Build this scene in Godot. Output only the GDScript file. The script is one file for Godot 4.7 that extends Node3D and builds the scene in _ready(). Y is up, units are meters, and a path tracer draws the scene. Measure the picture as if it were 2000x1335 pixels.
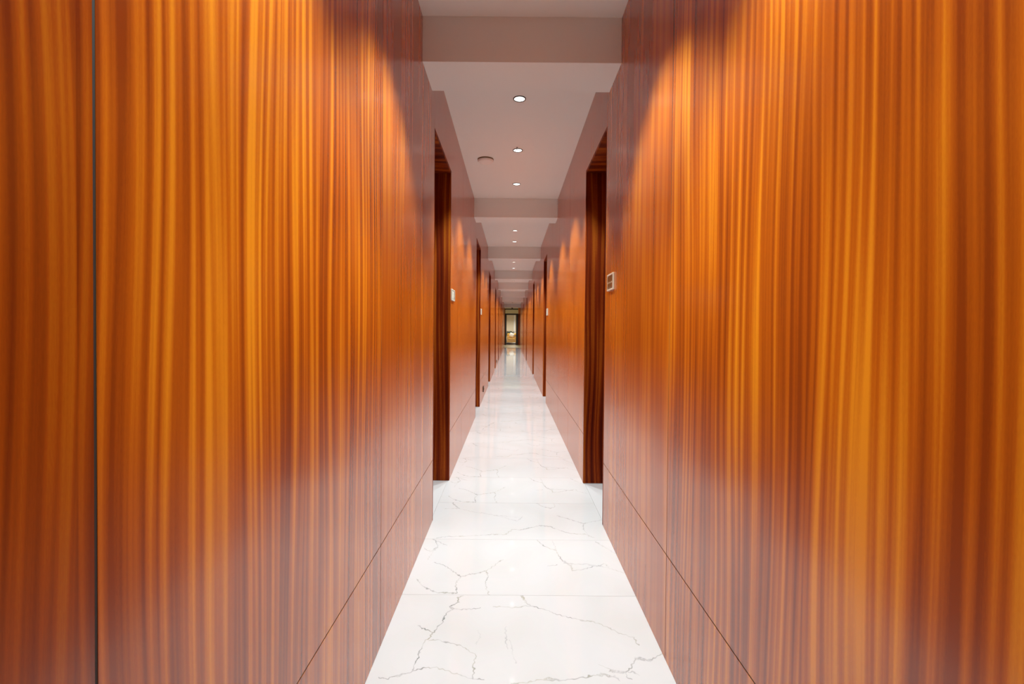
extends Node3D
# A narrow corridor panelled in glossy ribbon-striped wood, marble floor, white ceiling with dropped beams.
# Depth runs along -z; "d" in the comments and arguments is the distance down the corridor in metres.

const HALF := 0.528          # half the corridor's width
const SOFFIT := 2.615        # underside of the ceiling beams
const CEIL := 2.854
const HEAD := 2.44           # top of the door openings
const BASE := 0.384          # groove above the base panels
const NEAR_END := -1.2       # the corridor is closed behind the camera
const FAR_END := 31.0        # portal into the small lobby
const LOBBY_END := 37.0
const ROOM_END := 42.0
const RECESS := 0.2
const TILE := 0.571
const TILE_JOINT := 2.134
const BEAMS := [2.545, 6.04, 9.54, 13.39, 16.78, 20.6, 24.2]
const BEAM_DEEP := 0.31
const LEFT_DOORS := [[2.955, 3.775], [6.48, 7.38], [10.05, 10.95], [13.88, 14.72], [17.68, 18.52], [21.38, 22.22]]
const RIGHT_DOORS := [[2.91, 3.735], [7.8, 8.59], [12.06, 12.87], [17.7, 18.52], [22.5, 23.32]]
const LAMPS := [[0.81, 1.81], [3.44, 4.42, 5.44], [6.98, 7.99, 8.99], [10.55, 11.71, 12.87], [14.3, 15.25, 16.2], [17.75, 18.8, 19.85], [21.5, 22.5, 23.5], [25.4, 27.3, 29.2]]
const LAMP_ENERGY := 6.0

const VEINS_A := [
	[7, 0.8, -0.251, 0.564, -0.273, 0.547, -0.265, 0.512, -0.302, 0.481, -0.282, 0.46, -0.304, 0.442],
	[3, 0.75, -0.304, 0.442, -0.314, 0.401, -0.317, 0.365, -0.333, 0.338, -0.342, 0.302, -0.35, 0.289, -0.351, 0.267, -0.366, 0.257, -0.373, 0.21, -0.376, 0.176, -0.374, 0.154, -0.383, 0.13, -0.381, 0.097],
	[3, 0.7, -0.409, 0.345, -0.391, 0.327, -0.37, 0.32, -0.342, 0.302],
	[2.5, 0.55, -0.282, 0.46, -0.243, 0.459, -0.198, 0.464, -0.167, 0.472],
	[2.5, 0.55, -0.111, 0.483, -0.058, 0.481, -0.024, 0.472, 0.01, 0.482],
	[2.5, 0.6, -0.031, 0.472, -0.01, 0.479, 0.022, 0.49, 0.06, 0.486, 0.099, 0.465, 0.13, 0.451, 0.162, 0.425, 0.192, 0.414, 0.238, 0.397, 0.267, 0.387, 0.3, 0.382, 0.324, 0.366, 0.365, 0.337, 0.391, 0.306, 0.426, 0.291, 0.444, 0.284, 0.447, 0.259, 0.453, 0.233],
	[8, 0.8, 0.015, 0.565, 0.023, 0.532],
	[5, 0.6, 0.023, 0.532, 0.037, 0.501, 0.06, 0.486],
	[2.5, 0.7, -0.35, 0.255, -0.334, 0.26, -0.314, 0.258, -0.29, 0.246, -0.252, 0.237, -0.225, 0.223, -0.195, 0.198, -0.169, 0.18],
	[3, 0.8, -0.169, 0.18, -0.166, 0.165, -0.169, 0.143, -0.171, 0.122, -0.166, 0.102, -0.166, 0.07, -0.171, 0.056],
	[2.5, 0.6, -0.489, 0.062, -0.473, 0.049, -0.462, 0.051, -0.445, 0.061],
	[7, 0.6, -0.445, 0.061, -0.424, 0.067, -0.403, 0.073],
	[2.5, 0.6, -0.403, 0.073, -0.383, 0.087, -0.365, 0.097, -0.337, 0.106, -0.294, 0.106, -0.266, 0.095, -0.224, 0.077, -0.171, 0.056, -0.128, 0.054],
	[3, 0.6, -0.031, 0.033, 0.013, 0.039, 0.067, 0.053, 0.137, 0.05, 0.174, 0.056, 0.218, 0.066, 0.254, 0.078],
	[7, 0.6, 0.081, 0.057, 0.096, 0.059, 0.115, 0.057, 0.129, 0.053],
	[10, 0.5, 0.253, 0.074, 0.289, 0.081, 0.31, 0.073, 0.333, 0.062],
	[9, 0.5, 0.315, 0.097, 0.327, 0.097, 0.351, 0.091, 0.371, 0.091],
	[4, 0.6, 0.371, 0.091, 0.388, 0.112, 0.405, 0.133, 0.418, 0.161, 0.437, 0.165],
	[11, 0.45, 0.418, 0.161, 0.437, 0.165, 0.452, 0.155, 0.475, 0.151],
	[3, 0.6, 0.475, 0.151, 0.5, 0.172, 0.527, 0.191],
	[2.5, 0.4, 0.371, 0.091, 0.364, 0.072, 0.378, 0.062],
	[2, 0.35, 0.278, 0.131, 0.316, 0.103],
	[2, 0.35, 0.372, 0.095, 0.395, 0.094, 0.411, 0.078],
	[2, 0.4, 0.322, 0.075, 0.339, 0.052],
	[2.5, 0.25, -0.056, 0.345, -0.057, 0.283, -0.048, 0.207],
	[2.5, 0.2, -0.042, 0.263, -0.033, 0.198, -0.018, 0.136],
	[2, 0.2, -0.17, 0.317, -0.155, 0.282, -0.167, 0.233],
]
const VEINS_B := [
	[3, 0.5, -0.486, 0.129, -0.446, 0.067, -0.408, 0.037, -0.366, 0.013],
	[9, 0.6, -0.366, 0.013, -0.33, 0.019, -0.286, 0.01],
	[3, 0.6, -0.283, 0.01, -0.296, 0.1, -0.28, 0.159, -0.334, 0.221, -0.376, 0.267, -0.428, 0.297],
	[5, 0.7, -0.28, 0.159, -0.237, 0.182, -0.208, 0.188, -0.158, 0.218],
	[3, 0.6, -0.158, 0.218, -0.13, 0.259, -0.107, 0.296, -0.081, 0.334],
	[3, 0.5, -0.158, 0.218, -0.149, 0.156, -0.157, 0.102, -0.152, 0.061, -0.133, -0.003],
	[4, 0.6, 0.107, 0.575, 0.148, 0.487, 0.209, 0.439, 0.214, 0.391, 0.234, 0.32],
	[10, 0.55, 0.234, 0.32, 0.266, 0.278, 0.271, 0.224],
	[2.5, 0.3, 0.209, 0.439, 0.2, 0.561],
	[3, 0.55, 0.271, 0.224, 0.326, 0.237, 0.378, 0.267, 0.409, 0.274, 0.469, 0.245, 0.519, 0.205],
	[3, 0.5, 0.238, 0.302, 0.298, 0.29, 0.358, 0.291, 0.409, 0.274, 0.444, 0.299, 0.46, 0.257],
	[8, 0.4, 0.362, 0.277, 0.409, 0.27],
	[3, 0.5, 0.151, 0.27, 0.2, 0.279],
	[4, 0.45, -0.497, 0.579, -0.462, 0.549, -0.441, 0.476, -0.469, 0.413, -0.512, 0.454],
	[3, 0.35, -0.462, 0.549, -0.394, 0.491],
	[3, 0.3, -0.441, 0.476, -0.455, 0.42, -0.47, 0.328],
	[6, 0.4, 0.446, 0.551, 0.475, 0.493, 0.491, 0.471],
	[3, 0.3, 0.491, 0.471, 0.523, 0.41],
]
const VEINS_C := [
	[3, 0.6, -0.468, 0.016, -0.396, 0.033, -0.315, 0.038, -0.22, 0.052, -0.125, 0.07, -0.069, 0.066, -0.028, 0.138],
	[7, 0.65, -0.138, 0.067, -0.069, 0.066, -0.028, 0.138, 0.021, 0.13, 0.079, 0.165],
	[4, 0.6, 0.079, 0.165, 0.138, 0.196, 0.202, 0.185, 0.241, 0.143, 0.299, 0.094, 0.353, 0.079],
	[10, 0.5, 0.353, 0.079, 0.402, 0.08, 0.442, 0.033],
	[3, 0.35, -0.236, 0.401, -0.111, 0.334, 0.002, 0.262, 0.04, 0.338],
	[4, 0.5, 0.261, 0.352, 0.338, 0.296, 0.411, 0.233, 0.531, 0.291],
	[3, 0.4, 0.411, 0.233, 0.399, 0.155, 0.41, 0.088],
	[8, 0.6, -0.442, 0.574, -0.421, 0.524],
	[4, 0.5, -0.421, 0.524, -0.387, 0.468],
	[3, 0.35, -0.487, 0.458, -0.387, 0.468, -0.286, 0.407, -0.154, 0.357, 0.019, 0.321],
	[6, 0.55, 0.132, 0.587, 0.169, 0.521, 0.227, 0.481],
	[4, 0.4, 0.227, 0.481, 0.259, 0.506, 0.26, 0.59, 0.301, 0.557],
]

var M := {}
var taken := {}

# ---------------------------------------------------------------- helpers
func numbered(called: String) -> String:
	if not taken.has(called):
		taken[called] = 0
		return called
	taken[called] += 1
	return "%s_%03d" % [called, taken[called]]

func tag(o: Node, label := "", category := "", group := "", kind := "") -> void:
	if label: o.set_meta("label", label)
	if category: o.set_meta("category", category)
	if group: o.set_meta("group", group)
	if kind: o.set_meta("kind", kind)

func base(called: String, at := Vector3.ZERO, turn := 0.0) -> Node3D:
	var o := Node3D.new()
	o.name = numbered(called)
	add_child(o)
	o.position = at
	o.rotation.y = turn
	return o

func put(mesh: Mesh, called: String, mat: Material, parent: Node, at := Vector3.ZERO) -> MeshInstance3D:
	var o := MeshInstance3D.new()
	o.name = called
	o.mesh = mesh
	o.material_override = mat
	o.position = at
	parent.add_child(o, true)
	return o

func new_st() -> SurfaceTool:
	var st := SurfaceTool.new()
	st.begin(Mesh.PRIMITIVE_TRIANGLES)
	return st

# one flat quad, wound so that its front looks along "out"
func quad(st: SurfaceTool, p: Array, uv: Array, out: Vector3) -> void:
	var n: Vector3 = (p[1] - p[0]).cross(p[2] - p[0])
	var order := [0, 1, 2, 0, 2, 3]
	if n.dot(out) > 0.0:
		order = [0, 2, 1, 0, 3, 2]
	var nn := n.normalized() * (1.0 if n.dot(out) > 0.0 else -1.0)
	for k in order:
		st.set_normal(nn)
		st.set_uv(uv[k])
		st.add_vertex(p[k])

# uv of a point on a face that looks along "out": grain runs up walls and along the longer side elsewhere
func uv_of(q: Vector3, out: Vector3, shift: Vector2, span: Vector2) -> Vector2:
	var a := out.abs()
	var u := 0.0
	var v := 0.0
	if a.x >= a.y and a.x >= a.z:
		u = -q.z; v = q.y
	elif a.z >= a.y:
		u = q.x; v = q.y
	else:
		u = -q.z; v = q.x
	return Vector2((u - shift.x) / span.x, 1.0 - (v - shift.y) / span.y)

# box from lo to hi with chamfered edges
func box_into(st: SurfaceTool, lo: Vector3, hi: Vector3, bevel := 0.0, shift := Vector2.ZERO, span := Vector2(1.2, 2.9)) -> void:
	var c := (lo + hi) * 0.5
	var h := (hi - lo) * 0.5
	var b: float = minf(bevel, minf(h.x, minf(h.y, h.z)) * 0.9)
	for ax in 3:
		var i := (ax + 1) % 3
		var j := (ax + 2) % 3
		for s in [-1.0, 1.0]:
			var out := Vector3.ZERO
			out[ax] = s
			var p := []
			var uv := []
			for e in [[-1.0, -1.0], [1.0, -1.0], [1.0, 1.0], [-1.0, 1.0]]:
				var q := Vector3.ZERO
				q[ax] = s * h[ax]
				q[i] = e[0] * (h[i] - b)
				q[j] = e[1] * (h[j] - b)
				q += c
				p.append(q)
				uv.append(uv_of(q, out, shift, span))
			quad(st, p, uv, out)
	if b <= 0.0:
		return
	for ax in 3:      # the twelve chamfers, each along axis ax
		var i := (ax + 1) % 3
		var j := (ax + 2) % 3
		for si in [-1.0, 1.0]:
			for sj in [-1.0, 1.0]:
				var out := Vector3.ZERO
				out[i] = si
				out[j] = sj
				var p := []
				var uv := []
				for e in [[-1.0, true], [1.0, true], [1.0, false], [-1.0, false]]:
					var q := Vector3.ZERO
					q[ax] = e[0] * (h[ax] - b)
					q[i] = si * (h[i] - (0.0 if e[1] else b))
					q[j] = sj * (h[j] - (b if e[1] else 0.0))
					q += c
					p.append(q)
					var face := Vector3.ZERO
					face[i] = 1.0
					uv.append(uv_of(q, face, shift, span))
				quad(st, p, uv, out)
	for sx in [-1.0, 1.0]:
		for sy in [-1.0, 1.0]:
			for sz in [-1.0, 1.0]:
				var sgn := Vector3(sx, sy, sz)
				var a := c + sgn * Vector3(h.x, h.y - b, h.z - b)
				var d := c + sgn * Vector3(h.x - b, h.y, h.z - b)
				var e := c + sgn * Vector3(h.x - b, h.y - b, h.z)
				var n: Vector3 = (d - a).cross(e - a)
				var tri := [a, d, e] if n.dot(sgn) < 0.0 else [a, e, d]
				for q in tri:
					st.set_normal(sgn.normalized())
					st.set_uv(uv_of(q, Vector3(1, 0, 0), shift, span))
					st.add_vertex(q)

func box(lo: Vector3, hi: Vector3, called: String, mat: Material, parent: Node, bevel := 0.0, shift := Vector2.ZERO, span := Vector2(1.2, 2.9)) -> MeshInstance3D:
	var st := new_st()
	box_into(st, Vector3(minf(lo.x, hi.x), minf(lo.y, hi.y), minf(lo.z, hi.z)), Vector3(maxf(lo.x, hi.x), maxf(lo.y, hi.y), maxf(lo.z, hi.z)), bevel, shift, span)
	return put(st.commit(), called, mat, parent)

# surface of revolution about y; profile points are (radius, height), listed from the bottom axis outwards and up
func lathe(profile: Array, seg := 32) -> ArrayMesh:
	var st := new_st()
	for k in profile.size() - 1:
		var a: Vector2 = profile[k]
		var b: Vector2 = profile[k + 1]
		var slope := Vector2(b.y - a.y, a.x - b.x).normalized()
		for s in seg:
			var t0 := TAU * s / seg
			var t1 := TAU * (s + 1) / seg
			var p := [Vector3(a.x * cos(t0), a.y, a.x * sin(t0)), Vector3(a.x * cos(t1), a.y, a.x * sin(t1)), Vector3(b.x * cos(t1), b.y, b.x * sin(t1)), Vector3(b.x * cos(t0), b.y, b.x * sin(t0))]
			var n := [Vector3(slope.x * cos(t0), slope.y, slope.x * sin(t0)), Vector3(slope.x * cos(t1), slope.y, slope.x * sin(t1))]
			var nn := [n[0], n[1], n[1], n[0]]
			var g: Vector3 = (p[2] - p[0]).cross(p[1] - p[0]) + (p[3] - p[0]).cross(p[2] - p[0])
			var order := [0, 1, 2, 0, 2, 3] if g.dot(n[0] + n[1]) > 0.0 else [0, 2, 1, 0, 3, 2]
			for q in order:
				st.set_normal(nn[q])
				st.set_uv(Vector2(float(s) / seg, float(k) / profile.size()))
				st.add_vertex(p[q])
	return st.commit()

# a plump cushion or pad: a rounded box squeezed towards its rim
func cushion(size: Vector3, plump := 0.5, n := 10) -> ArrayMesh:
	var st := new_st()
	st.set_smooth_group(0)
	for side in [-1.0, 1.0]:
		for i in n:
			for j in n:
				var p := []
				for e in [[0, 0], [1, 0], [1, 1], [0, 1]]:
					var u: float = 2.0 * float(i + e[0]) / n - 1.0
					var v: float = 2.0 * float(j + e[1]) / n - 1.0
					var f := pow((1.0 - pow(absf(u), 4.0)) * (1.0 - pow(absf(v), 4.0)), plump)
					p.append(Vector3(u * size.x * 0.5 * (1.0 - 0.05 * v * v), v * size.y * 0.5 * (1.0 - 0.05 * u * u), side * f * size.z * 0.5))
				var order := [0, 2, 1, 0, 3, 2] if side > 0.0 else [0, 1, 2, 0, 2, 3]
				for q in order:
					st.set_uv(Vector2(p[q].x, p[q].y))
					st.add_vertex(p[q])
	st.generate_normals()
	return st.commit()

# ---------------------------------------------------------------- procedural textures
func noise(seed_: int, octaves := 1) -> FastNoiseLite:
	var n := FastNoiseLite.new()
	n.seed = seed_
	n.noise_type = FastNoiseLite.TYPE_SIMPLEX_SMOOTH
	n.frequency = 1.0
	n.fractal_type = FastNoiseLite.FRACTAL_FBM if octaves > 1 else FastNoiseLite.FRACTAL_NONE
	n.fractal_octaves = octaves
	return n

# ribbon-striped veneer, 1.2 m wide and 2.9 m tall; tones are linear base colours from dark to light
func veneer(seed_: int, wide: int, tall: int, tones: Array, band: float, strength: float, patchy: float, figure_falloffs := [], fine := 1.0) -> ImageTexture:
	var n := noise(seed_)
	var ramp := []
	for k in 64:
		var t := k / 63.0 * 2.0
		var c: Color = tones[0].lerp(tones[1], t) if t < 1.0 else tones[1].lerp(tones[2], t - 1.0)
		c = c.linear_to_srgb()
		ramp.append([int(c.r * 255.0), int(c.g * 255.0), int(c.b * 255.0)])
	var figure_falloff := PackedFloat32Array()      # dark or pale bands, wood figure and partly light falloff painted in: [metres, half width, amount]
	figure_falloff.resize(wide)
	for x in wide:
		for f in figure_falloffs:
			var off: float = absf(1.2 * x / wide - f[0])
			figure_falloff[x] += f[2] * exp(-pow(minf(off, 1.2 - off) / f[1], 2.0))
	var data := PackedByteArray()
	data.resize(wide * tall * 3)
	var at := 0
	for y in tall:
		var v := 2.9 * y / tall
		for x in wide:
			var u := 1.2 * x / wide
			var w := u + 0.016 * n.get_noise_2d(u * 3.0 + 40.0, v * 0.8)
			var t := 0.5 + strength * n.get_noise_2d(w * band, v * 0.35) + 0.4 * strength * n.get_noise_2d(w * band * 2.7 + 90.0, v * 0.6)
			t += fine * (0.06 * n.get_noise_2d(w * 420.0, v * 3.0 + 20.0) + 0.05 * n.get_noise_2d(u * 700.0 + v * 250.0, v * 260.0))
			t += patchy * n.get_noise_2d(w * 5.0 + 200.0, v * 0.9) + figure_falloff[x] * (0.8 + 0.5 * n.get_noise_2d(u * 9.0, v * 0.7 + 60.0))
			var c: Array = ramp[clampi(int(t * 63.0), 0, 63)]
			data[at] = c[0]
			data[at + 1] = c[1]
			data[at + 2] = c[2]
			at += 3
	var im := Image.create_from_data(wide, tall, false, Image.FORMAT_RGB8, data)
	im.generate_mipmaps()
	return ImageTexture.create_from_image(im)

# printed marble of one tile, 1.2 m by TILE; v = 0 at the tile's near edge
func marble(seed_: int, veins: Array, wide: int, tall: int) -> ImageTexture:
	var n := noise(seed_)
	var depth := PackedFloat32Array()
	depth.resize(wide * tall)
	for vein in veins:
		var half_w: float = vein[0] * 0.00125 * 0.5
		var dark: float = minf(vein[1] * 1.2, 0.95)
		for k in range(2, vein.size() - 3, 2):
			var a := Vector2(vein[k], vein[k + 1])
			var b := Vector2(vein[k + 2], vein[k + 3])
			var reach := half_w * 2.0 + 0.012
			var x0 := clampi(int((minf(a.x, b.x) - reach + 0.6) / 1.2 * wide), 0, wide - 1)
			var x1 := clampi(int((maxf(a.x, b.x) + reach + 0.6) / 1.2 * wide), 0, wide - 1)
			var y0 := clampi(int((minf(a.y, b.y) - reach) / TILE * tall), 0, tall - 1)
			var y1 := clampi(int((maxf(a.y, b.y) + reach) / TILE * tall), 0, tall - 1)
			var ab := b - a
			for y in range(y0, y1 + 1):
				for x in range(x0, x1 + 1):
					var q := Vector2(1.2 * x / wide - 0.6, TILE * y / tall)
					q += Vector2(n.get_noise_2d(q.x * 45.0, q.y * 45.0), n.get_noise_2d(q.x * 45.0 + 70.0, q.y * 45.0)) * 0.005
					var t := clampf((q - a).dot(ab) / maxf(ab.length_squared(), 1e-6), 0.0, 1.0)
					var r := (q - a - ab * t).length()
					var wob := half_w * (1.0 + 0.7 * n.get_noise_2d(q.x * 30.0 + 11.0, q.y * 30.0))
					var s := dark * (0.75 + 0.45 * n.get_noise_2d(q.x * 18.0, q.y * 18.0 + 31.0)) * (1.0 - smoothstep(wob * 0.4, wob + 0.0014, r))
					if half_w > 0.003:   # the wide veins are flecked with pale stone
						s *= 0.8 + 0.6 * n.get_noise_2d(q.x * 160.0, q.y * 160.0)
					if s > depth[y * wide + x]:
						depth[y * wide + x] = s
	var ground := Color(0.545, 0.455, 0.447)
	var ink := Color(0.15, 0.135, 0.125)
	var tan_ink := Color(0.34, 0.28, 0.21)
	var data := PackedByteArray()
	data.resize(wide * tall * 3)
	for y in tall:
		for x in wide:
			var qx := 1.2 * x / wide
			var qy := TILE * y / tall
			var mist := 0.5 + 0.5 * n.get_noise_2d(qx * 3.0, qy * 3.0 + 5.0)
			var g := ground.lerp(Color(0.515, 0.425, 0.405), mist * mist * 0.8)
			var s := clampf(depth[y * wide + x], 0.0, 1.0)
			var c := g.lerp(ink.lerp(tan_ink, clampf(n.get_noise_2d(qx * 6.0 + 3.0, qy * 6.0) + 0.35, 0.0, 1.0)), s).linear_to_srgb()
			var at := (y * wide + x) * 3
			data[at] = int(c.r * 255.0)
			data[at + 1] = int(c.g * 255.0)
			data[at + 2] = int(c.b * 255.0)
	var im := Image.create_from_data(wide, tall, false, Image.FORMAT_RGB8, data)
	im.generate_mipmaps()
	return ImageTexture.create_from_image(im)

func plain(linear: Color, rough: float, metal := 0.0, spec := 0.5) -> StandardMaterial3D:
	var m := StandardMaterial3D.new()
	m.albedo_color = linear.linear_to_srgb()
	m.roughness = rough
	m.metallic = metal
	m.metallic_specular = spec
	return m

func textured(tex: Texture2D, rough: float, spec := 0.5, tint := Color.WHITE) -> StandardMaterial3D:
	var m := StandardMaterial3D.new()
	m.albedo_texture = tex
	m.albedo_color = tint
	m.roughness = rough
	m.metallic_specular = spec
	return m

func make_materials() -> void:
	var warm := [Color(0.22, 0.030, 0.002), Color(0.43, 0.080, 0.003), Color(0.68, 0.200, 0.008)]
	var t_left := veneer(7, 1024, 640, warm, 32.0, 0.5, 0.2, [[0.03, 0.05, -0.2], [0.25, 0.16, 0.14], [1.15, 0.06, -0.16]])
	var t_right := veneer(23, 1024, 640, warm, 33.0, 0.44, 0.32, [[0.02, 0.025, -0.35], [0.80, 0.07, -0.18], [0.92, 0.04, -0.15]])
	var t_calm := veneer(37, 1024, 512, warm, 20.0, 0.20, 0.16, [], 0.2)
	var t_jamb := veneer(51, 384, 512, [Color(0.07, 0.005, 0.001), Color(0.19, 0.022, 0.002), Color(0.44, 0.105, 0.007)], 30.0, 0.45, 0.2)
	M.wood_left = textured(t_left, 0.24, 0.56)
	M.wood_right = textured(t_right, 0.24, 0.56)
	M.wood_calm = textured(t_calm, 0.24, 0.56)
	M.wood_left_deep_falloff = textured(t_left, 0.24, 0.56, Color(0.86, 0.80, 0.8))  # darker panel tone, with some light falloff at the near end painted in
	for k in ["wood_left", "wood_right", "wood_calm", "wood_left_deep_falloff"]:      # lacquered
		M[k].clearcoat_enabled = true
		M[k].clearcoat = 0.2
		M[k].clearcoat_roughness = 0.2
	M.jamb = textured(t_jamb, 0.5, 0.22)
	M.backing = plain(Color(0.02, 0.008, 0.004), 0.8)
	M.paint = plain(Color(0.90, 0.945, 0.935), 0.85, 0.0, 0.3)
	M.cream = plain(Color(0.72, 0.62, 0.42), 0.8, 0.0, 0.3)
	M.print_a = textured(marble(3, VEINS_A, 1024, 512), 0.045, 0.5)
	M.print_b = textured(marble(4, VEINS_B, 1024, 512), 0.045, 0.5)
	M.print_c = textured(marble(5, VEINS_C, 1024, 512), 0.045, 0.5)
	M.marble_plain = plain(Color(0.545, 0.455, 0.447), 0.09)
	M.grout = plain(Color(0.62, 0.58, 0.54), 0.9)
	M.stone = plain(Color(0.42, 0.36, 0.20), 0.25)
	M.chrome = plain(Color(0.05, 0.045, 0.04), 0.3, 0.6)
	M.steel = plain(Color(0.55, 0.53, 0.5), 0.3, 1.0)
	M.white_plastic = plain(Color(0.55, 0.50, 0.42), 0.4)
	M.detector_white = plain(Color(0.92, 0.91, 0.88), 0.6)
	M.shade_tan_plastic = plain(Color(0.30, 0.23, 0.15), 0.5)
	M.champagne = plain(Color(0.80, 0.66, 0.50), 0.3, 0.4)
	M.bronze = plain(Color(0.22, 0.10, 0.035), 0.2, 0.5)
	M.black_plastic = plain(Color(0.03, 0.02, 0.015), 0.35)
	M.dark_frame = plain(Color(0.016, 0.006, 0.004), 0.4)
	M.yellow_cloth = plain(Color(0.75, 0.42, 0.03), 0.8, 0.0, 0.2)
	M.white_cloth = plain(Color(0.85, 0.82, 0.70), 0.85, 0.0, 0.2)
	M.grey_cloth = plain(Color(0.10, 0.09, 0.10), 0.85, 0.0, 0.2)
	M.leaf = plain(Color(0.045, 0.075, 0.02), 0.5)
	M.pot = plain(Color(0.18, 0.14, 0.11), 0.5)
	var lens := plain(Color(0.9, 0.9, 0.9), 0.5)
	lens.emission_enabled = true
	lens.emission = Color(1.0, 0.985, 0.95)
	lens.emission_energy_multiplier = 3.0
	M.lens = lens
	var glass := StandardMaterial3D.new()
	glass.transparency = BaseMaterial3D.TRANSPARENCY_ALPHA
	glass.albedo_color = Color(0.95, 0.98, 0.96, 0.06)
	glass.roughness = 0.02
	M.glass = glass

# ---------------------------------------------------------------- the corridor
func wood_wall(side: float, doors: Array, joints: Array, mat: Material, called: String, label: String) -> void:
	var wall := base(called)
	tag(wall, label, "wall", "", "structure")
	var rng := RandomNumberGenerator.new()
	rng.seed = 11 if side < 0.0 else 29
	var from := NEAR_END
	var x0 := side * HALF
	var x1 := side * (HALF + 0.018)
	var gap := 0.002
	for k in doors.size() + 1:
		var to: float = doors[k][0] if k < doors.size() else FAR_END
		# where this stretch is jointed into panels
		var cuts := [from]
		if k == 0:
			cuts.append_array(joints)
		else:
			var pieces := int(ceil((to - from) / 1.24))
			for i in range(1, pieces):
				cuts.append(lerpf(from, to, float(i) / pieces))
		cuts.append(to)
		for i in cuts.size() - 1:
			var a: float = cuts[i] + (0.0 if i == 0 else gap)
			var b: float = cuts[i + 1] - (0.0 if i == cuts.size() - 2 else gap)
			var shift := Vector2(rng.randf_range(-0.6, 0.6), 0.0)
			if k == 0:      # the leaf joint seen in the near right-hand panel lies at d = 0.92
				shift.x = a if side < 0.0 else 0.92
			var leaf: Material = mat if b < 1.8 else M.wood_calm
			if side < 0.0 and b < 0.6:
				leaf = M.wood_left_deep_falloff
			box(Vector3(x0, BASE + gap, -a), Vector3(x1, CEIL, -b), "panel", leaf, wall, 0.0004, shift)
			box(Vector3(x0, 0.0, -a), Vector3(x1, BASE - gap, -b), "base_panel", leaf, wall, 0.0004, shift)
			if i > 0:      # dark filler in the joint, a hair below the face
				box(Vector3(side * (HALF + 0.0006), 0.0, -cuts[i] + gap), Vector3(x1, CEIL, -cuts[i] - gap), "joint_strip", M.backing, wall)
		box(Vector3(side * (HALF + 0.0006), BASE - gap, -from), Vector3(x1, BASE + gap, -to), "joint_strip", M.backing, wall)
		box(Vector3(x1, -0.05, -from), Vector3(side * (HALF + 0.3), CEIL + 0.15, -to), "backing", M.backing, wall)
		if k < doors.size():
			var near_: float = doors[k][0]
			var far_: float = doors[k][1]
			box(Vector3(x0, HEAD, -(near_ + 0.0004)), Vector3(x1, CEIL, -(far_ - 0.0004)), "header_panel", M.wood_calm, wall, 0.0008, Vector2(rng.randf_range(-0.6, 0.6), 0.0))
			box(Vector3(x1, HEAD + 0.02, -near_), Vector3(side * (HALF + 0.3), CEIL + 0.15, -far_), "backing", M.backing, wall)
			from = far_

func doorway(n: int, side: float, near_: float, far_: float, label: String) -> void:
	var o := base("door_%d" % n, Vector3(side * HALF, 0, -(near_ + far_) * 0.5))
	tag(o, label, "door", "doors along the corridor", "structure")
	var h := (far_ - near_) * 0.5
	var t := 0.02
	var deep := side * RECESS
	# linings stand flush with the wall panels, a leaf closes the back of the recess
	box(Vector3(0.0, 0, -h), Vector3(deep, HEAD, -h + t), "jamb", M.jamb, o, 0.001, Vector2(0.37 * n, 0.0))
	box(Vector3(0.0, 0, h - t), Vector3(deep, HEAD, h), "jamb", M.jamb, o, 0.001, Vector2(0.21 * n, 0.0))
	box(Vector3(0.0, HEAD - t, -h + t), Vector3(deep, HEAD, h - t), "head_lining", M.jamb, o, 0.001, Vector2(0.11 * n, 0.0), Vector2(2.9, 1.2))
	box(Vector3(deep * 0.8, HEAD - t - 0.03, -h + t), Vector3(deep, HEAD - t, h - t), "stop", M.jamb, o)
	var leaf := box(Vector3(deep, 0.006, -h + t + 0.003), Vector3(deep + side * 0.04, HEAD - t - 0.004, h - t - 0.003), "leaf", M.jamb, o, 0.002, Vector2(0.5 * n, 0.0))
	var st := new_st()
	var zc := h - t - 0.07
	box_into(st, Vector3(minf(deep, deep - side * 0.008), 0.96, zc - 0.022), Vector3(maxf(deep, deep - side * 0.008), 1.16, zc + 0.022), 0.002)
	box_into(st, Vector3(minf(deep, deep - side * 0.05), 1.045, zc - 0.01), Vector3(maxf(deep, deep - side * 0.05), 1.065, zc + 0.01), 0.002)
	box_into(st, Vector3(minf(deep - side * 0.036, deep - side * 0.052), 1.045, zc - 0.13), Vector3(maxf(deep - side * 0.036, deep - side * 0.052), 1.065, zc + 0.01), 0.004)
	put(st.commit(), "handle", M.steel, leaf)
	box(Vector3(deep + side * 0.04, -0.02, -h - 0.02), Vector3(deep + side * 0.14, HEAD + 0.04, h + 0.02), "backing", M.backing, o)

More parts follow.
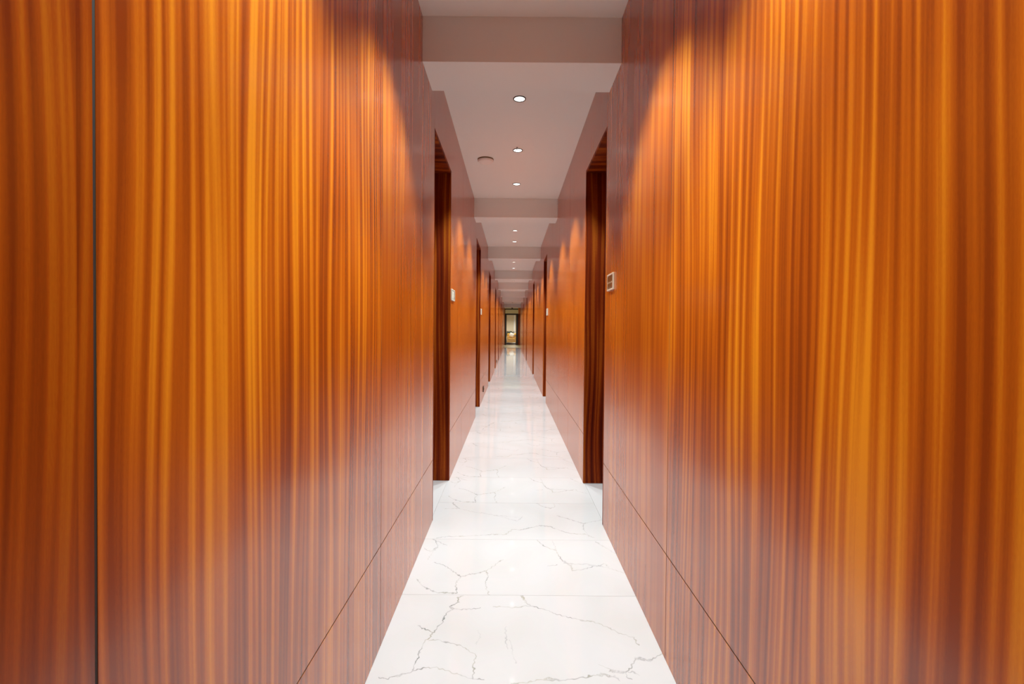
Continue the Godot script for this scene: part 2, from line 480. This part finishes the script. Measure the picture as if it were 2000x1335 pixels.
func build_floor() -> void:
	var f := base("floor")
	tag(f, "polished white marble tile floor with grey veins down the corridor", "floor", "", "structure")
	box(Vector3(-HALF - 0.35, -0.12, -NEAR_END), Vector3(HALF + 0.35, -0.004, -FAR_END), "grout", M.grout, f)
	var prints := [M.print_a, M.print_b, M.print_c]
	var first := TILE_JOINT - TILE * 6.0
	var rng := RandomNumberGenerator.new()
	rng.seed = 5
	var k := 0
	while first + k * TILE < FAR_END:
		var a := maxf(first + k * TILE, NEAR_END)
		var b := minf(first + (k + 1) * TILE, FAR_END)
		var which: int = [0, 1, 2, 1, 1][k - 5] if k >= 5 and k < 10 else rng.randi_range(0, 2)
		var flip := k >= 10 and rng.randf() < 0.5
		var st := new_st()
		var g := 0.0006
		var lo := Vector3(-HALF - 0.01, -0.012, -b + g)
		var hi := Vector3(HALF + 0.01, 0.0, -a - g)
		# top face carries the print, the rest is plain body
		var p := [Vector3(lo.x, 0, hi.z), Vector3(hi.x, 0, hi.z), Vector3(hi.x, 0, lo.z), Vector3(lo.x, 0, lo.z)]
		var uv := []
		for q in p:
			var u: float = (q.x + 0.6) / 1.2
			var v: float = (-q.z - first - k * TILE) / TILE
			uv.append(Vector2(1.0 - u if flip else u, v))
		quad(st, p, uv, Vector3.UP)
		for e in [[0, 1, Vector3.BACK], [1, 2, Vector3.RIGHT], [2, 3, Vector3.FORWARD], [3, 0, Vector3.LEFT]]:
			var s: Vector3 = p[e[0]]
			var t: Vector3 = p[e[1]]
			var dn := Vector3(0, -0.012, 0)
			quad(st, [s, t, t + dn, s + dn], [uv[e[0]], uv[e[1]], uv[e[1]], uv[e[0]]], e[2])
		put(st.commit(), "tile", prints[which], f)
		k += 1
	# the strips of marble laid into the door recesses
	for set_ in [[-1.0, LEFT_DOORS], [1.0, RIGHT_DOORS]]:
		for d in set_[1]:
			box(Vector3(set_[0] * (HALF + 0.0115), -0.012, -d[0] - 0.021), Vector3(set_[0] * (HALF + RECESS + 0.02), 0.0, -d[1] + 0.021), "threshold", M.marble_plain, f, 0.0008)

func build_ceiling() -> void:
	var c := base("ceiling")
	tag(c, "white painted ceiling crossed by dropped plaster beams", "ceiling", "", "structure")
	box(Vector3(-HALF - 0.3, CEIL, -NEAR_END), Vector3(HALF + 0.3, CEIL + 0.15, -FAR_END), "slab", M.paint, c)
	for d in BEAMS:
		box(Vector3(-HALF, SOFFIT, -d), Vector3(HALF, CEIL, -d - BEAM_DEEP), "beam", M.paint, c, 0.001)
	box(Vector3(-HALF - 0.3, SOFFIT, -FAR_END + 0.3), Vector3(HALF + 0.3, CEIL + 0.15, -FAR_END), "beam", M.paint, c, 0.001)

func downlight(d: float, label: String) -> void:
	var o := base("downlight", Vector3(0.0, CEIL, -d))
	tag(o, label, "downlight", "round downlights along the ceiling")
	put(lathe([Vector2(0.0375, -0.001), Vector2(0.0385, -0.0045), Vector2(0.042, -0.006), Vector2(0.0455, -0.0045), Vector2(0.0465, 0.0)], 36), "bezel", M.chrome, o)
	put(lathe([Vector2(0.0, -0.0015), Vector2(0.0378, -0.0015), Vector2(0.0378, 0.0)], 36), "lens", M.lens, o)
	var l := SpotLight3D.new()
	l.name = "lamp"
	l.position = Vector3(0, -0.03, 0)
	l.rotation_degrees.x = -90.0
	l.light_color = Color(0.84, 0.955, 0.965)
	l.light_energy = LAMP_ENERGY
	l.light_size = 0.025
	l.spot_angle = 43.0
	l.spot_angle_attenuation = 0.45
	l.spot_range = 40.0
	l.spot_attenuation = 2.0
	l.shadow_enabled = true
	o.add_child(l)

func switch_plate(side: float, near_: float, far_: float, low: float, high: float, style: int, label: String) -> void:
	var o := base("switch_plate", Vector3(side * HALF, low, -(near_ + far_) * 0.5))
	tag(o, label, "switch", "switch plates beside the doorways")
	var w := far_ - near_
	var h := high - low
	var s := -side
	var st := new_st()      # raised rim
	var rim := 0.009
	for r in [[0.0, rim, -w / 2, w / 2], [h - rim, h, -w / 2, w / 2], [rim, h - rim, -w / 2, -w / 2 + rim], [rim, h - rim, w / 2 - rim, w / 2]]:
		box_into(st, Vector3(minf(0.0, s * 0.010), r[0], r[2]), Vector3(maxf(0.0, s * 0.010), r[1], r[3]), 0.0015)
	put(st.commit(), "frame", M.champagne if style == 0 else M.white_plastic, o)
	box(Vector3(0, rim, -w / 2 + rim), Vector3(s * 0.006, h - rim, w / 2 - rim), "face", M.bronze if style == 0 else M.white_plastic, o)
	var n := 4
	var step := (w - 2.0 * rim - 0.008) / n
	for k in n:
		var z := -w / 2 + rim + 0.004 + step * k
		var dark := style == 1 and k < 1
		var rocker := box(Vector3(s * 0.006, rim + 0.006, z + 0.002), Vector3(s * 0.009, h - rim - 0.006, z + step - 0.002), "rocker", M.black_plastic if dark else (M.bronze if style == 0 else M.white_plastic), o, 0.001)
		box(Vector3(s * 0.009, h * 0.42, z + step * 0.38), Vector3(s * 0.0095, h * 0.52, z + step * 0.62), "indicator", M.champagne, rocker)

func socket(d: float, label: String) -> void:
	var o := base("wall_socket", Vector3(-HALF, 0.12, -d))
	tag(o, label, "socket", "dark sockets low on the left wall")
	box(Vector3(0, 0, -0.075), Vector3(0.012, 0.095, 0.075), "plate", M.black_plastic, o, 0.002)
	for z in [-0.035, 0.035]:
		var c := CylinderMesh.new()
		c.top_radius = 0.02
		c.bottom_radius = 0.022
		c.height = 0.006
		c.radial_segments = 20
		var m := put(c, "outlet", M.bronze, o, Vector3(0.014, 0.0475, z))
		m.rotation.z = -PI / 2

# ---------------------------------------------------------------- the lobby and the room at the end
func build_far_end() -> void:
	var lf := base("floor_lobby")
	tag(lf, "olive beige stone floor strip beyond the corridor's end", "floor", "", "structure")
	box(Vector3(-1.5, -0.12, -FAR_END), Vector3(1.5, 0.0, -LOBBY_END), "slab", M.stone, lf)
	var lc := base("ceiling_lobby")
	tag(lc, "plain white ceiling over the far lobby", "ceiling", "", "structure")
	box(Vector3(-1.5, 2.95, -FAR_END), Vector3(1.5, 3.1, -LOBBY_END - 0.1), "slab", M.paint, lc)
	for s in [-1.0, 1.0]:
		var w := base("wall_lobby_left" if s < 0 else "wall_lobby_right")
		tag(w, "cream side wall of the far lobby, %s of the glass door" % ("left" if s < 0 else "right"), "wall", "", "structure")
		box(Vector3(s * 1.4, 0.0, -FAR_END), Vector3(s * 1.55, 2.95, -LOBBY_END), "face", M.cream, w)
		box(Vector3(s * (HALF + 0.3), 0.0, -FAR_END + 0.15), Vector3(s * 1.55, 3.1, -FAR_END), "return", M.cream, w)
	# end wall with the glass door's opening, x from -0.588 to 0.466
	var e := base("wall_far")
	tag(e, "wood clad wall around the glass door at the corridor's far end", "wall", "", "structure")
	box(Vector3(-1.4, 0, -LOBBY_END), Vector3(-0.588, 2.95, -LOBBY_END - 0.12), "face", M.wood_left, e)
	box(Vector3(0.466, 0, -LOBBY_END), Vector3(1.4, 2.95, -LOBBY_END - 0.12), "face", M.wood_right, e)
	box(Vector3(-0.588, 2.82, -LOBBY_END), Vector3(0.466, 2.95, -LOBBY_END - 0.12), "header", M.cream, e)
	var d := base("door_12", Vector3(-0.061, 0, -LOBBY_END))
	tag(d, "dark framed glass door with cream transom at the corridor's far end", "door", "", "structure")
	box(Vector3(-0.527, 0, 0.01), Vector3(-0.377, 2.44, -0.07), "stile", M.dark_frame, d, 0.003)
	box(Vector3(0.361, 0, 0.01), Vector3(0.527, 2.44, -0.07), "stile", M.dark_frame, d, 0.003)
	box(Vector3(-0.377, 2.33, 0.01), Vector3(0.361, 2.44, -0.07), "top_rail", M.dark_frame, d, 0.003)
	box(Vector3(-0.377, 0.03, 0.01), Vector3(0.361, 0.13, -0.07), "bottom_rail", M.dark_frame, d, 0.003)
	box(Vector3(-0.377, 0.13, -0.03), Vector3(0.361, 2.33, -0.036), "pane", M.glass, d)
	var tr := box(Vector3(-0.527, 2.44, 0.0), Vector3(0.527, 2.74, -0.06), "transom", M.cream, d)
	box(Vector3(-0.527, 2.74, 0.012), Vector3(0.527, 2.82, -0.07), "head_trim", M.dark_frame, d, 0.003)
	box(Vector3(-0.527, 2.44, 0.012), Vector3(-0.487, 2.74, 0.0), "side_trim", M.dark_frame, tr)
	# wooden leaf folded back beside the glass door
	var lw := base("door_13", Vector3(0.47, 0, -LOBBY_END + 0.02), 0.0)
	tag(lw, "dark brown wooden door leaf folded open beside the far glass door", "door", "", "structure")
	var leaf := box(Vector3(0, 0.01, 0), Vector3(0.05, 2.42, 0.9), "leaf", M.jamb, lw, 0.003)
	box(Vector3(-0.04, 1.0, 0.78), Vector3(0.0, 1.14, 0.81), "handle", M.steel, leaf, 0.004)
	lw.rotation.y = deg_to_rad(14.0)
	# the room behind the glass
	var room := base("wall_room")
	tag(room, "cream walls of the room seen through the far glass door", "wall", "", "structure")
	box(Vector3(-2.0, 0, -ROOM_END), Vector3(2.0, 2.95, -ROOM_END - 0.12), "face", M.cream, room)
	box(Vector3(-2.0, 0, -LOBBY_END - 0.12), Vector3(-2.12, 2.95, -ROOM_END), "face", M.cream, room)
	box(Vector3(2.0, 0, -LOBBY_END - 0.12), Vector3(2.12, 2.95, -ROOM_END), "face", M.cream, room)
	box(Vector3(0.16, 0, -ROOM_END + 0.06), Vector3(0.24, 2.95, -ROOM_END), "pilaster", M.paint, room, 0.004)
	var rf := base("floor_room")
	tag(rf, "pale floor of the room behind the far glass door", "floor", "", "structure")
	box(Vector3(-2.0, -0.12, -LOBBY_END), Vector3(2.0, 0.0, -ROOM_END), "slab", M.marble_plain, rf)
	var rc := base("ceiling_room")
	tag(rc, "white ceiling of the room behind the far glass door", "ceiling", "", "structure")
	box(Vector3(-2.0, 2.95, -LOBBY_END - 0.1), Vector3(2.0, 3.1, -ROOM_END), "slab", M.paint, rc)

func build_room_things() -> void:
	# yellow armchair, facing the glass door
	var a := base("armchair", Vector3(-0.02, 0, -39.6))
	tag(a, "yellow upholstered armchair behind the glass door at the far end", "armchair")
	for p in [[-0.34, -0.28], [0.34, -0.28], [-0.34, 0.28], [0.34, 0.28]]:
		box(Vector3(p[0] - 0.025, 0, p[1] - 0.025), Vector3(p[0] + 0.025, 0.14, p[1] + 0.025), "leg", M.dark_frame, a, 0.004)
	box(Vector3(-0.4, 0.14, -0.34), Vector3(0.4, 0.34, 0.36), "seat_base", M.yellow_cloth, a, 0.03)
	box(Vector3(-0.27, 0.34, -0.2), Vector3(0.27, 0.47, 0.36), "seat", M.yellow_cloth, a, 0.04)
	box(Vector3(-0.4, 0.34, -0.38), Vector3(0.4, 0.88, -0.2), "backrest", M.yellow_cloth, a, 0.06)
	for s in [-1.0, 1.0]:
		box(Vector3(minf(s * 0.27, s * 0.4), 0.34, -0.2), Vector3(maxf(s * 0.27, s * 0.4), 0.62, 0.36), "armrest", M.yellow_cloth, a, 0.04)
	var c := put(cushion(Vector3(0.38, 0.36, 0.15)), numbered("cushion"), M.white_cloth, self, Vector3(-0.03, 0.735, -39.66))
	c.rotation = Vector3(-0.25, 0.1, -0.45)
	tag(c, "white cushion propped on the yellow armchair", "cushion")
	var c2 := put(cushion(Vector3(0.26, 0.22, 0.1)), numbered("cushion"), M.grey_cloth, self, Vector3(0.31, 0.675, -39.45))
	c2.rotation = Vector3(-PI / 2, 0.25, 0.0)
	tag(c2, "dark grey cushion lying on the arm of the yellow armchair", "cushion")
	# plant on a stand behind the chair
	var p := base("potted_plant", Vector3(-0.2, 0, -40.9))
	tag(p, "dark green leafy plant in a pot behind the yellow armchair", "plant")
	put(lathe([Vector2(0.0, 0.0), Vector2(0.13, 0.0), Vector2(0.19, 0.5), Vector2(0.2, 0.52), Vector2(0.175, 0.52), Vector2(0.16, 0.46), Vector2(0.0, 0.46)], 24), "pot", M.pot, p)
	var rng := RandomNumberGenerator.new()
	rng.seed = 77
	for k in 44:
		var dir := Vector3(rng.randf_range(-1, 1), rng.randf_range(0.5, 1.6), rng.randf_range(-1, 1)).normalized()
		var from := Vector3(dir.x * 0.05, 0.5, dir.z * 0.05)
		var reach := rng.randf_range(0.6, 0.95)
		var st := new_st()
		var sidew := dir.cross(Vector3.UP).normalized()
		var prev := from
		var pw := 0.004
		for i in range(1, 6):
			var t := i / 5.0
			var q := from + dir * reach * t + Vector3(0, -0.18 * t * t, 0)
			var w: float = [0.004, 0.03, 0.085, 0.075, 0.0][i - 1]
			for tilt in [-1.0, 1.0]:
				var up := Vector3(0, 0.4, 0)
				quad(st, [prev, prev + sidew * pw * tilt + up * pw, q + sidew * w * tilt + up * w, q], [Vector2.ZERO, Vector2.ZERO, Vector2.ZERO, Vector2.ZERO], Vector3.UP)
			prev = q
			pw = w
		put(st.commit(), "leaf", M.leaf, p)

func _ready() -> void:
	# camera, surroundings, exposure
	var cam := Camera3D.new()
	cam.name = "camera"
	cam.projection = Camera3D.PROJECTION_FRUSTUM
	cam.near = 0.05
	cam.far = 100.0
	cam.size = 2.0 * 667.5 / 930.0 * cam.near
	cam.frustum_offset = Vector2(0.0, -10.53 / 930.0 * cam.near)
	cam.position = Vector3(-0.0431, 1.2, 0.0)
	cam.rotation_degrees = Vector3(-0.8525, -0.0568, 0.4895)
	add_child(cam)
	cam.current = true
	var env := Environment.new()
	env.background_mode = Environment.BG_COLOR
	env.background_color = Color(0, 0, 0)
	env.tonemap_mode = Environment.TONE_MAPPER_LINEAR
	env.tonemap_exposure = 1.1
	env.sdfgi_enabled = true
	env.ssao_enabled = true
	env.ssil_enabled = true
	var we := WorldEnvironment.new()
	we.name = "surroundings"
	we.environment = env
	add_child(we)

	make_materials()
	# structure
	build_floor()
	build_ceiling()
	wood_wall(-1.0, LEFT_DOORS, [-0.67, 0.555, 1.78], M.wood_left, "wall_left", "glossy orange-brown ribbon-striped wood panelled wall on the left")
	wood_wall(1.0, RIGHT_DOORS, [-0.70, 0.51, 1.723], M.wood_right, "wall_right", "glossy orange-brown ribbon-striped wood panelled wall on the right")
	var back := base("wall_back")
	tag(back, "wood panelled end wall behind the camera", "wall", "", "structure")
	box(Vector3(-HALF - 0.3, -0.05, -NEAR_END), Vector3(HALF + 0.3, CEIL + 0.15, -NEAR_END + 0.12), "panel", M.wood_left, back)
	var nth := ["nearest", "second", "third", "fourth", "fifth", "sixth", "farthest", "last"]
	for k in LEFT_DOORS.size():
		doorway(k + 1, -1.0, LEFT_DOORS[k][0], LEFT_DOORS[k][1], "%s recessed doorway with red-brown wood jambs in the left wall" % nth[k])
	for k in RIGHT_DOORS.size():
		doorway(k + 7, 1.0, RIGHT_DOORS[k][0], RIGHT_DOORS[k][1], "%s recessed doorway with red-brown wood jambs in the right wall" % nth[k])
	build_far_end()
	# things
	var bay_names := ["above the camera, before the first ceiling beam", "between the first and second ceiling beams", "between the second and third ceiling beams", "between the third and fourth ceiling beams", "between the fourth and fifth ceiling beams", "between the fifth and sixth ceiling beams", "between the sixth and seventh ceiling beams", "beyond the last ceiling beam"]
	for b in LAMPS.size():
		var places := ["nearer", "farther"] if LAMPS[b].size() == 2 else ["nearest", "middle", "farthest"]
		for k in LAMPS[b].size():
			downlight(LAMPS[b][k], "%s round downlight %s" % [places[k], bay_names[b]])
	var far_lamp := base("downlight", Vector3(-0.06, 2.95, -34.0))
	tag(far_lamp, "round downlight in the lobby before the far glass door", "downlight", "round downlights along the ceiling")
	var fl := SpotLight3D.new()
	fl.name = "lamp"
	fl.position = Vector3(0, -0.06, 0)
	fl.light_energy = 5.0
	fl.light_size = 0.04
	fl.rotation_degrees.x = -90.0
	fl.spot_angle = 75.0
	fl.spot_angle_attenuation = 0.5
	fl.spot_range = 40.0
	fl.spot_attenuation = 2.0
	fl.shadow_enabled = true
	far_lamp.add_child(fl)
	put(lathe([Vector2(0.0, -0.006), Vector2(0.05, -0.006), Vector2(0.055, 0.0)], 24), "lens", M.lens, far_lamp)
	var room_lamp := base("downlight", Vector3(0.2, 2.95, -39.4))
	tag(room_lamp, "round downlight in the room behind the far glass door", "downlight", "round downlights along the ceiling")
	var rl: SpotLight3D = fl.duplicate()
	rl.light_energy = 7.0
	room_lamp.add_child(rl)
	put(lathe([Vector2(0.0, -0.006), Vector2(0.05, -0.006), Vector2(0.055, 0.0)], 24), "lens", M.lens, room_lamp)

	switch_plate(1.0, 2.66, 2.82, 1.43, 1.525, 0, "champagne framed switch plate before the nearest right doorway")
	switch_plate(-1.0, 3.80, 3.98, 1.43, 1.52, 1, "white switch plate with a dark rocker past the nearest left doorway")
	switch_plate(-1.0, 7.42, 7.58, 1.43, 1.52, 1, "white switch plate past the second left doorway")
	switch_plate(1.0, 7.55, 7.72, 1.43, 1.54, 1, "white switch plate before the second right doorway")
	socket(8.26, "dark double socket low on the left wall past the second doorway")
	socket(15.44, "dark double socket low on the left wall past the fourth doorway")
	var sm := base("smoke_detector", Vector3(-0.31, CEIL, -4.66))
	tag(sm, "round white smoke detector on the ceiling left of the downlights", "smoke detector")
	put(lathe([Vector2(0.0, -0.012), Vector2(0.078, -0.012), Vector2(0.078, 0.0)], 40), "mount", M.shade_tan_plastic, sm)
	put(lathe([Vector2(0.0, -0.036), Vector2(0.045, -0.036), Vector2(0.07, -0.030), Vector2(0.078, -0.018), Vector2(0.076, -0.012)], 40), "cover", M.detector_white, sm)
	var sp := base("sprinkler_head", Vector3(-0.008, CEIL, -4.35))
	tag(sp, "tiny steel sprinkler pin on the ceiling just before the middle downlight", "sprinkler")
	put(lathe([Vector2(0.0, -0.022), Vector2(0.005, -0.022), Vector2(0.005, -0.019), Vector2(0.002, -0.018), Vector2(0.002, -0.003), Vector2(0.008, -0.002), Vector2(0.008, 0.0)], 16), "pin", M.chrome, sp)
	var dc := base("dome_camera", Vector3(-0.01, SOFFIT, -FAR_END + 0.15))
	tag(dc, "small dark dome camera under the beam at the corridor's far end", "camera")
	put(lathe([Vector2(0.0, -0.09), Vector2(0.03, -0.08), Vector2(0.05, -0.05), Vector2(0.055, -0.02), Vector2(0.055, -0.018)], 24), "dome", M.black_plastic, dc)
	put(lathe([Vector2(0.055, -0.018), Vector2(0.07, -0.016), Vector2(0.07, 0.0)], 24), "mount", M.white_plastic, dc)
	build_room_things()
